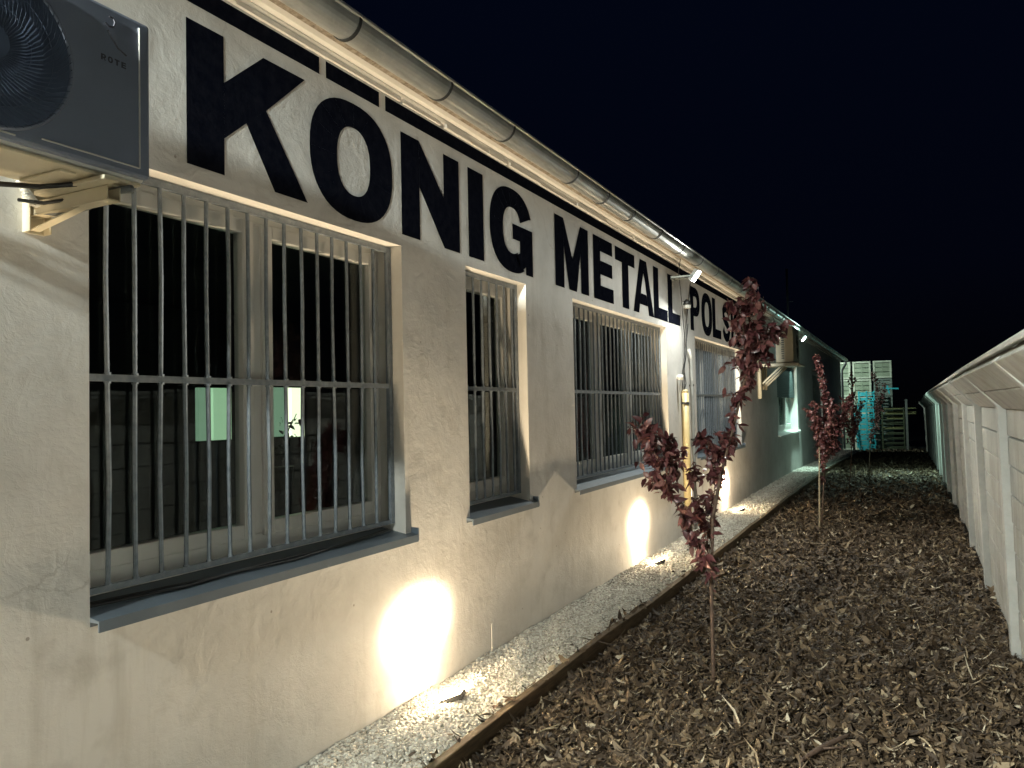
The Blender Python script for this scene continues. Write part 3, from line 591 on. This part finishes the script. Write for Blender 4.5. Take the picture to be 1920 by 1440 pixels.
def ac2():
    x0, x1, ya, yb, za, zb = .33, .645, 15.2, 16.1, 2.475, 3.15
    g = thing('air_conditioner', 'cream outdoor air conditioner on a wall bracket beyond the painted lettering', 'air conditioner', (.4, 15.6, za))
    m = MB(); m.box(x0, x1, ya, yb, za, zb); m.build('casing', M['ac_cream'], g, bevel=.012)
    m = MB()
    for k in range(13): z = za+.07+k*.042; m.box(x0+.10, x0+.15, ya-.003, ya-.0012, z, z+.022)
    m.build('side_vent', M['black_plastic'], g)
    m = MB(); m.box(x0-.012, x0-.001, ya+.03, yb-.03, za+.03, zb-.03); m.build('coil', M['dark_metal'], g)
    m = MB(); m.tube([(x1+.002, 15.75+.25*math.cos(2*PI*i/30), 2.8+.25*math.sin(2*PI*i/30)) for i in range(31)], .008, 6); m.build('fan_ring', M['ac_white'], g)
    m = MB()
    for j in range(16):
        a = 2*PI*j/16; m.tube([(x1+.004, 15.75, 2.8),(x1+.004, 15.75+.25*math.cos(a), 2.8+.25*math.sin(a))], .003, 4)
    m.build('fan_grille', M['dark_metal'], g)
    b = thing('wall_bracket', 'cream angle bracket with diagonal struts under the far air conditioner', 'bracket', (0, 15.6, 2.4))
    m = MB(); m.box(.05, .74, 15.12, 16.18, 2.425, 2.458); m.box(.05,.74,15.10,15.13,2.40,2.43); m.build('shelf', M['ac_cream'], b, bevel=.003)
    for y in (15.25, 15.65, 16.0):
        m = MB(); m.box(.0, .035, y-.02, y+.02, 1.98, 2.42); m.beam((.03,y,2.06),(.42,y,2.42),.03,.03); m.build('strut', M['ac_cream'], b)
ac2()

# ================================================================ CONCRETE FENCE
fz = 1.65; xf0 = 3.05
fence = thing('concrete_fence', 'tall precast concrete fence with top leaning in over the mulch', 'fence', (3.1, 12, 0))
def ffx(y): return float(np.interp(y, [0, 6, 12, 40], [3.045, 3.05, 3.10, 3.20]))
posts = [6-2.1*4+2.1*k for k in range(21)]
random.seed(5)
for i, y in enumerate(posts):
    X = ffx(y); g0 = gz(y); T = fz+g0*.55; lean = random.uniform(-.008, .008)
    m = MB(); pr = [(X,g0-.1),(X+.13,g0-.1),(X+.13,T+.03),(X-.10,T+.285),(X-.19,T+.215),(X,T)]
    pr = [(a+(lean-.03)*(z/1.6), z) for a, z in pr]
    m.prof(pr, y-.055, y+.055); m.build('post', M['concrete_post'], fence, bevel=.008)
    if i+1 < len(posts):
        y2 = posts[i+1]; X2 = ffx(y2); gA = g0; m = MB(); hp = .183; rows = 9
        for r in range(rows):
            z0 = g0-.04+(T-g0+.04)*r/rows; z1 = g0-.04+(T-g0+.04)*(r+1)/rows-.011; dx = random.uniform(-.003, .003)
            dx -= .03*(z0-g0)/1.6; m.beam((X+.075+dx, y+.056, (z0+z1)/2), (X2+.075+dx, y2-.056, (z0+z1)/2+(gz(y2)-g0)), .05, z1-z0)
        m.build('panel', M['concrete'], fence, bevel=.006)
        m = MB()
        for r in range(2):
            t0, t1 = r/2, (r+1)/2-.02; a = Vector((X+.035, 0, T+.012)); d = Vector((-.225, 0, .228)); c0 = a+d*t0; c1 = a+d*t1; nn = Vector((.025, 0, .025))
            dzz = (gz(y2)-g0)*.55; P8 = []
            for (yy, dx, dz) in ((y+.056, 0, 0), (y2-.056, X2-X, dzz)):
                for p in (c0-nn, c1-nn, c1+nn, c0+nn): P8.append((p.x+dx, yy, p.z+dz))
            n0 = len(m.v); m.v += P8; m.f += [tuple(n0+k for k in q_) for q_ in ((0,1,2,3),(7,6,5,4),(0,4,5,1),(1,5,6,2),(2,6,7,3),(3,7,4,0))]
        m.build('leaning_panel', M['concrete'], fence, bevel=.005)
        m = MB(); dzz = (gz(y2)-g0)*.55; m.beam((X-.190, y-.05, T+.262), (X2-.190, y2-.052, T+.262+dzz), .055, .024, up=(-.3, 0, 1)); m.build('cap_rail', M['concrete_post'], fence, bevel=.006)

# ================================================================ SAPLINGS
def catm(pts, k=6):
    P = [Vector(p) for p in pts]; P = [P[0]*2-P[1]]+P+[P[-1]*2-P[-2]]; out = []
    for i in range(1, len(P)-2):
        for j in range(k):
            t = j/k; a, b, c, d = P[i-1:i+3]; out.append(.5*((2*b)+(c-a)*t+(2*a-5*b+4*c-d)*t*t+(3*b-a-3*c+d)*t**3))
    out.append(P[-2]); return out
def leaf_mesh(pos, size, seed, mat):
    r = np.random.default_rng(seed); n = len(pos); pos = np.array(pos); size = np.array(size)
    U = np.array([0, .3, .65, 1.]); Wd = np.array([.03, .25, .23, .01]); pts = []
    bend = r.uniform(.2, 1.3, n); fold = r.uniform(.1, .5, n)
    for sg in (-1, 0, 1):
        pts.append(np.stack([np.broadcast_to(U, (n, 4)), np.broadcast_to(sg*Wd, (n, 4)), -bend[:, None]*(U**2)[None]*.6+abs(sg)*fold[:, None]*Wd[None]], -1))
    P = np.stack(pts, 2)*size[:, None, None, None]
    yaw = r.uniform(0, 2*PI, n); pit = r.normal(-.35, .75, n); rol = r.normal(0, .9, n)
    def rot(P, ax, a):
        i, j = [(1, 2), (2, 0), (0, 1)][ax]; c, s = np.cos(a)[:, None, None], np.sin(a)[:, None, None]; Q = P.copy(); Q[..., i] = P[..., i]*c-P[..., j]*s; Q[..., j] = P[..., i]*s+P[..., j]*c; return Q
    P = rot(P, 0, rol); P = rot(P, 1, -pit); P = rot(P, 2, yaw)
    V = (P+pos[:, None, None, :]).reshape(-1, 3)
    qf = np.array([[i*3+j, (i+1)*3+j, (i+1)*3+j+1, i*3+j+1] for i in range(3) for j in range(2)]); F = (qf[None]+(np.arange(n)*12)[:, None, None]).reshape(-1, 4)
    return V, F, np.repeat(r.beta(2, 2, n), 6)
def sapling(label, base, stems, seed, lsize, trunk_r):
    """stems: (points, r0, r1, [(t0, t1, leaves per metre, spread)...])"""
    t = thing('plum_sapling', label, 'tree', base, 'young purple-leaved trees in the mulch bed'); r = np.random.default_rng(seed)
    tr = MB(); LP, LS = [], []
    for si, (pts, r0, r1, lv) in enumerate(stems):
        cp = catm(pts); L = [0]
        for a, b in zip(cp, cp[1:]): L.append(L[-1]+(b-a).length)
        tr.tube(cp, [r0+(r1-r0)*x/L[-1] for x in L], 7)
        for (t0, t1, dens, sprd) in lv:
            cnt = int(dens*1.45*(t1-t0)*L[-1]); k = 0
            while k < cnt:
                u = r.uniform(t0, t1)*L[-1]; i = min(max(1, int(np.searchsorted(L, u))), len(cp)-1); f = (u-L[i-1])/max(1e-6, L[i]-L[i-1]); p = cp[i-1].lerp(cp[i], f)
                off = Vector(r.normal(0, 1, 3)); off.normalize(); off *= sprd*r.random()**.6; off.z = abs(off.z)*.6 if r.random() < .7 else off.z
                if off.length > .03: tr.tube([p, p+off*.5+Vector((0,0,.01)), p+off], [.0032, .0024, .0014], 4, cap=False)
                m_ = 1 if sprd < .05 else int(r.integers(3, 7))
                for q_ in range(m_):
                    s = r.uniform(.25, 1) if m_ > 1 else 1; LP.append(tuple(p+off*s+Vector(r.normal(0, .006, 3)))); LS.append(lsize*r.uniform(.6, 1.25)); k += 1
    tr.build('trunk', M['bark_twig'], t, smooth=True)
    V, F, tt = leaf_mesh(LP, LS, seed, None); L_ = parent_loc(t); V = V-np.array(L_)
    o = big_mesh('crown', V, F, M['plum_leaf'], tt, True); o.parent = t
    return t
A = [([(1.40,4.75,.0),(1.402,4.75,.497),(1.403,4.75,.723),(1.413,4.76,.83),(1.414,4.79,1.015)], .0125, .010, [(.55,.98,14,.03)]),
     ([(1.414,4.79,1.0),(1.463,4.8,1.239),(1.507,4.8,1.403),(1.571,4.8,1.631),(1.636,4.8,1.889),(1.666,4.8,2.147),(1.672,4.8,2.30),(1.674,4.82,2.475)], .0115, .004, [(.12,.35,45,.05),(.30,.55,110,.07),(.5,.64,190,.10),(.6,.9,330,.17),(.86,1,190,.06)]),
     ([(1.403,4.75,.66),(1.356,4.68,.834),(1.296,4.64,.991),(1.209,4.62,1.149),(1.14,4.6,1.311),(1.09,4.6,1.475),(1.02,4.6,1.575)], .0075, .0025, [(.02,.4,150,.07),(.35,.62,260,.12),(.60,.98,520,.12)]),
     ([(1.20,4.62,1.17),(1.20,4.7,1.33),(1.16,4.74,1.50)], .003, .0012, [(.3,1,330,.10)]),
     ([(1.395,4.76,.72),(1.349,4.85,.907),(1.300,4.88,1.136),(1.275,4.9,1.351)], .004, .0015, [(.15,.5,150,.08),(.4,1,140,.10)]),
     ([(1.36,4.9,.75),(1.371,4.95,1.02),(1.377,4.98,1.342)], .003, .0012, [(.1,1,110,.08)]),
     ([(1.414,4.79,1.0),(1.400,4.95,1.219),(1.385,5.02,1.40),(1.345,5.05,1.475),(1.28,5.05,1.47)], .004, .0015, [(.35,.75,90,.05),(.7,1,330,.06)]),
     ([(1.40,5.0,1.30),(1.45,5.03,1.42),(1.50,5.03,1.50)], .003, .0015, [(.3,1,480,.065)]),
     ([(1.620,4.8,1.83),(1.684,4.9,2.025),(1.767,4.98,2.136),(1.835,5.0,2.20)], .004, .0015, [(.15,1,440,.13)]),
     ([(1.65,4.8,2.0),(1.636,4.72,2.198),(1.60,4.68,2.31)], .004, .0015, [(.1,1,210,.085)]),
     ([(1.655,4.8,2.05),(1.73,4.78,2.22),(1.76,4.76,2.34)], .004, .0015, [(.1,.9,170,.07)])]
sapling('nearest purple-leaved sapling with one long bare whip rising past the eaves', (1.40,4.75,0), A, 21, .060, .01)
B = [([(1.429,11.06,0),(1.483,11.06,.67),(1.515,11.06,.95)], .011, .008, [(.62,1,60,.09)]),
     ([(1.515,11.06,.93),(1.535,11.06,1.15),(1.554,11.06,1.452),(1.521,11.06,1.88),(1.442,11.06,2.327)], .007, .002, [(0,.35,420,.15),(.3,.62,440,.11),(.6,1,330,.05)]),
     ([(1.50,11.06,.90),(1.433,11.1,1.309),(1.353,11.12,1.50),(1.275,11.15,1.63)], .005, .0015, [(.2,.7,420,.12),(.6,1,190,.05)]),
     ([(1.52,11.06,.95),(1.434,10.95,1.457),(1.414,10.9,1.72)], .005, .0015, [(.2,1,400,.085)]),
     ([(1.52,11.06,.92),(1.65,11.15,1.30),(1.76,11.2,1.58),(1.83,11.2,1.80)], .005, .0015, [(.15,.9,560,.15),(.8,1,220,.06)]),
     ([(1.52,11.06,.95),(1.605,10.95,1.42),(1.65,10.9,1.69)], .005, .0015, [(.15,1,520,.13)]),
     ([(1.50,11.06,.75),(1.46,11.1,.93),(1.42,11.14,1.08)], .003, .001, [(.2,1,220,.07)])]
sapling('second sapling, full flame-shaped purple crown, beside a pale stake', (1.43,11.06,0), B, 22, .050, .01)
st = MB(); st.tube([(1.405,11.03,-.02),(1.41,11.03,.05),(1.442,11.03,1.147)], [.011,.011,.009], 8); tag(st.build('plant_stake', M['bamboo'], smooth=True), 'pale bamboo stake beside the flame-shaped sapling', 'stake')
Cc = [([(1.424,16.7,-.04),(1.482,16.7,.60),(1.50,16.7,.897)], .011, .008, [(.85,1,60,.06)]), ([(1.50,16.7,.88),(1.544,16.7,1.32),(1.561,16.7,1.75),(1.54,16.7,2.27)], .006, .002, [(0,.55,330,.16),(.55,1,110,.10)]),
      ([(1.50,16.7,.9),(1.64,16.72,1.40),(1.73,16.75,1.72)], .005, .0015, [(.1,1,280,.12)]), ([(1.50,16.7,.9),(1.43,16.65,1.25),(1.40,16.6,1.5)], .005, .0015, [(.1,1,260,.10)])]
sapling('third sapling, small dark round crown in front of the pale crates', (1.424,16.7,0), Cc, 23, .055, .01)
D = [([(1.574,21.9,-.1),(1.61,21.9,.40),(1.642,21.9,.75)], .012, .008, [(.9,1,60,.06)]), ([(1.642,21.9,.73),(1.787,21.9,1.195),(1.834,21.9,1.88),(1.767,21.9,2.474)], .007, .002, [(.0,.6,250,.17),(.6,1,150,.13)]),
     ([(1.72,21.9,1.0),(1.93,21.9,1.75),(2.03,21.9,2.2)], .005, .0015, [(.1,1,170,.12)])]
sapling('farthest sapling, tall dark crown in front of the turquoise stack', (1.574,21.9,-.1), D, 24, .06, .01)

# ================================================================ FAR YARD
def crate(x, z, label, mat, y=39.0, wd=.76, hh=.79):
    g = thing('storage_crate', label, 'crate', (x+wd/2, y, z), 'large pale crates stacked behind the building')
    m = MB(); t = .075; d = 1.0
    for xx in (x, x+wd-t):
        for yy in (y, y+d-t): m.box(xx, xx+t, yy, yy+t, z, z+hh)
    for zz in (z, z+hh-t):
        for yy in (y, y+d-t): m.box(x+t, x+wd-t, yy+.004, yy+t-.004, zz+.001, zz+t)
        for xx in (x, x+wd-t): m.box(xx+.004, xx+t-.004, y+t, y+d-t, zz+.001, zz+t)
    m.build('frame', M[mat], g)
    m = MB(); k = 3
    for i in range(k): zz = z+t+(hh-2*t)*i/k; m.box(x+t, x+wd-t, y+.022, y+.04, zz+.004, zz+(hh-2*t)/k*.86); m.box(x+.022, x+.04, y+t, y+d-t, zz+.004, zz+(hh-2*t)/k*.86)
    m.box(x+wd*.5-.02, x+wd*.5+.02, y+.012, y+.022, z+t, z+hh-t)
    m.build('slatted_side', M['crate_panel' if mat == 'crate_plastic' else mat], g)
    m = MB(); m.box(x+t, x+wd-t, y+.2, y+.25, z+t, z+hh*.8); m.build('load', M['crate_grey'], g)
hh = .81; base = gz(39)-.0
ordn = ['bottom', 'second', 'third', 'fourth', 'top']
for ci, (x, cname) in enumerate(((-.55, 'behind the building corner'), (.31, 'middle column, left of the turquoise stack'), (1.17, 'right column, behind the turquoise stack'))):
    for r in range(5):
        z = base+r*(hh+.012); mt = 'crate_plastic' if (ci < 2 or r == 4) else 'crate_grey'
        crate(x, z, '%s crate %s, %s' % ('pale' if mt == 'crate_plastic' else 'dark grey-green', {'bottom':'at the foot of its stack','second':'second from the ground','third':'third from the ground','fourth':'just under the topmost one','top':'on top of its stack'}[ordn[r]], cname), mt)
# turquoise trestles
random.seed(9)
zb_ = base
tn = ['lowest','second lowest','third lowest','fourth lowest','fifth lowest','sixth from the ground','seventh from the ground','fourth from the top','third from the top','second from the top','topmost']
for k in range(11):
    z = zb_+k*.245; a = random.uniform(-.05, .05); g = thing('steel_trestle', 'turquoise steel trestle, %s in its tall stack' % tn[k], 'trestle', (.87, 38.3, z), 'turquoise trestles stacked in front of the pale crates')
    xo = random.uniform(-.03, .03)
    for y in (38.0, 38.5):
        m = MB()
        m.beam((.56+xo,y,z+.05),(1.20+xo,y,z+.05+a),.05,.05); m.beam((.58+xo,y+.03,z+.17),(1.18+xo,y+.03,z+.17-a),.05,.045)
        m.build('rail', M['cyan_steel'], g)
    m = MB()
    for xx in (.56, .88, 1.18):
        for y in (38.0, 38.5): m.box(xx+xo-.025, xx+xo+.025, y-.03, y+.02, z, z+.235)
    m.build('upright', M['cyan_steel'], g)
    m = MB(); m.box(.64+xo, .84+xo, 37.99, 38.02, z+.08, z+.15); m.build('plate', M['cyan_steel'], g)
m = MB(); m.beam((.50,37.9,-.35),(.40,37.95,1.2),.06,.06); m.beam((.56,37.9,-.42),(.46,37.95,.75),.05,.05); tag(m.build('leaning_bar', M['cyan_steel']), 'turquoise bar leaning against the trestle stack', 'bar')
g = thing('saw_horse', 'small turquoise frame on the dark crates right of the trestle stack', 'frame', (1.9, 38.6, 2.2))
m = MB(); m.beam((1.60,38.6,2.30),(2.20,38.6,2.27),.06,.06); m.build('rail', M['cyan_steel'], g)
m = MB(); m.beam((2.2,38.6,2.15),(2.2,38.6,2.40),.05,.05); m.build('leg', M['cyan_steel'], g); m = MB(); m.beam((1.82,38.6,2.05),(1.74,38.6,2.42),.06,.05, up=(0,1,0)); m.build('leg', M['cyan_steel'], g); m = MB(); m.beam((1.60,38.6,2.2),(1.60,38.6,2.36),.05,.05,up=(0,1,0)); m.build('leg', M['cyan_steel'], g)
# pipe rack
rk = thing('storage_rack', 'low dark rack loaded with long greenish bars', 'rack', (1.95, 38.3, base))
m = MB()
for x in (1.50, 2.36):
    for y in (38.0, 38.6): m.box(x-.025, x+.025, y-.03, y+.03, base, 1.42)
m.build('upright', M['rack_green'], rk)
for k in range(9):
    z = base+.1+k*.215; m = MB(); m.box(1.50, 2.36, 37.97, 38.0, z, z+.03); m.build('shelf_beam', M['rack_green'], rk)
    for j in range(random.randint(1, 3)):
        lb = MB(); a = random.uniform(-.02, .03); x1_ = 2.34 if k < 7 else 2.85
        lb.beam((1.52+random.uniform(0,.2),38.05+.08*j,z+.06+.03*j),(x1_,38.05+.08*j,z+.06+.03*j+a),.05,.028)
        tag(lb.build('long_bar', M['lumber' if (k in (4, 6, 7, 8)) else 'rack_green']), 'greenish metal bar lying on the %s shelf of the low rack' % ['lowest','second','third','fourth','middle','sixth','seventh','eighth','topmost'][k], 'bar', 'long bars lying on the storage rack')
pp = MB(); pp.box(2.43, 2.52, 37.6, 37.69, gz(37.6)-.1, 1.78); tag(pp.build('gate_post', M['steel']), 'upright pale steel gate post right of the bar rack', 'post')
mf = thing('mesh_fence', 'dark wire mesh fence closing the far end of the yard', 'fence', (2.5, 40.6, base))
m = MB()
for k in range(14): z = base+.15+k*.19; m.tube([(1.45,40.6,z),(3.3,40.6,z)], .008, 5)
for k in range(22): x = 1.5+k*.085; m.tube([(x,40.61,base),(x,40.61,base+2.6)], .004, 4)
m.build('mesh', M['zinc_dark'], mf)
for x in (1.5, 3.3): m = MB(); m.box(x-.03, x+.03, 40.62, 40.68, base-.1, base+2.65); m.build('post', M['dark_metal'], mf)
m = MB(); m.box(1.45, 3.35, 40.45, 40.6, base-.1, base+.09); m.build('plinth', M['concrete'], mf)

# ================================================================ SMALL THINGS
m = MB(); m.tube([(.02,4.47,.10),(.022,4.47,.20),(.024,4.465,.285),(.026,4.475,.30)], [.003,.0026,.002,.0015], 5)
tag(m.build('weed_stem', M['hose_white'], smooth=True), 'thin pale weed stalk at the foot of the wall near the first floodlight', 'weed')
m = MB(); m.tube(catm([(2.008,3.782,.055),(2.06,3.90,.062),(2.12,4.04,.058),(2.19,4.17,.06)]), [.006+.008*math.sin(i*.16) for i in range(19)], 7)
m.tube([(2.08,3.95,.06),(2.15,3.97,.07),(2.22,4.02,.066)], [.006,.005,.002], 6); tag(m.build('dead_branch', M['bark_twig'], smooth=True), 'thick dead brown branch lying on the mulch at lower right', 'branch')
m = MB(); m.tube(catm([(.76,3.55,.05),(.80,3.62,.06),(.84,3.72,.055)]), .004, 6); m.tube([(.80,3.62,.06),(.86,3.64,.07)], [.0035,.002], 6)
tag(m.build('forked_twig', M['bamboo'], smooth=True), 'pale forked twig on the mulch near the kerb board', 'twig')
pl = thing('potted_plant', 'dark leafy houseplant indoors, seen against the lit panel behind the big window', 'plant', (-2.3, 5.0, 1.2))
m = MB(); st_ = [catm([(-2.3,5.0,1.25),(-2.3,5.02,1.45),(-2.3,5.08+.05*k_,1.60+.05*k_)]) for k_ in range(3)]
for c_ in st_: m.tube(c_, .004, 5)
m.build('stem', M['black_plastic'], pl)
lp = [tuple(Vector(random.choice(random.choice(st_)[4:]))+Vector((random.gauss(0,.03), random.gauss(0,.035), random.gauss(0,.03)))) for _ in range(40)]
V_, F_, t_ = leaf_mesh(lp, [.06]*40, 5, None); o = big_mesh('leaves', V_-np.array(parent_loc(pl)), F_, M['black_plastic'], t_, True); o.parent = pl
m = MB(); m.tube([(-2.3,5.0,1.02),(-2.3,5.0,1.25)], [.07,.10], 14); m.build('pot', M['black_plastic'], pl)
def fallen(pos, sc_, yaw, label):
    m = MB(); c, s = math.cos(yaw), math.sin(yaw); k = 6; L, Rr = [], []
    for i in range(k+1):
        u = i/k; wv = .32*math.sin(PI*u**.8)+.01; z = .12*math.sin(PI*u)*.6
        for sg, arr in ((-1, L), (1, Rr)): x, y = (u-.5), sg*wv*.6; arr.append((pos[0]+sc_*(x*c-y*s), pos[1]+sc_*(x*s+y*c), pos[2]+sc_*(z+.08*abs(sg)*wv)))
    mid = [(pos[0]+sc_*(i/k-.5)*c, pos[1]+sc_*(i/k-.5)*s, pos[2]+sc_*.12*math.sin(PI*i/k)*.3) for i in range(k+1)]
    for i in range(k): m.quad(L[i], mid[i], mid[i+1], L[i+1]); m.quad(mid[i], Rr[i], Rr[i+1], mid[i+1])
    q_ = m.build('fallen_leaf', M['dry_leaf'], smooth=True); tag(q_, label, 'leaf', 'dry leaves lying about the gravel')
simple('dry_leaf', (.16,.085,.045), .7, 0, .2, 40)
fallen((.545,3.72,.13), .085, 1.1, 'long dry brown leaf resting on the timber edging'); fallen((.12,3.42,.125), .05, .3, 'reddish dry leaf on the gravel close to the nearest floodlight')
fallen((.50,3.62,.125), .06, 2.0, 'curled dry leaf on the gravel against the timber edging'); fallen((.40,8.9,.125), .07, .9, 'dark dry leaf on the gravel beside the nearest sapling')
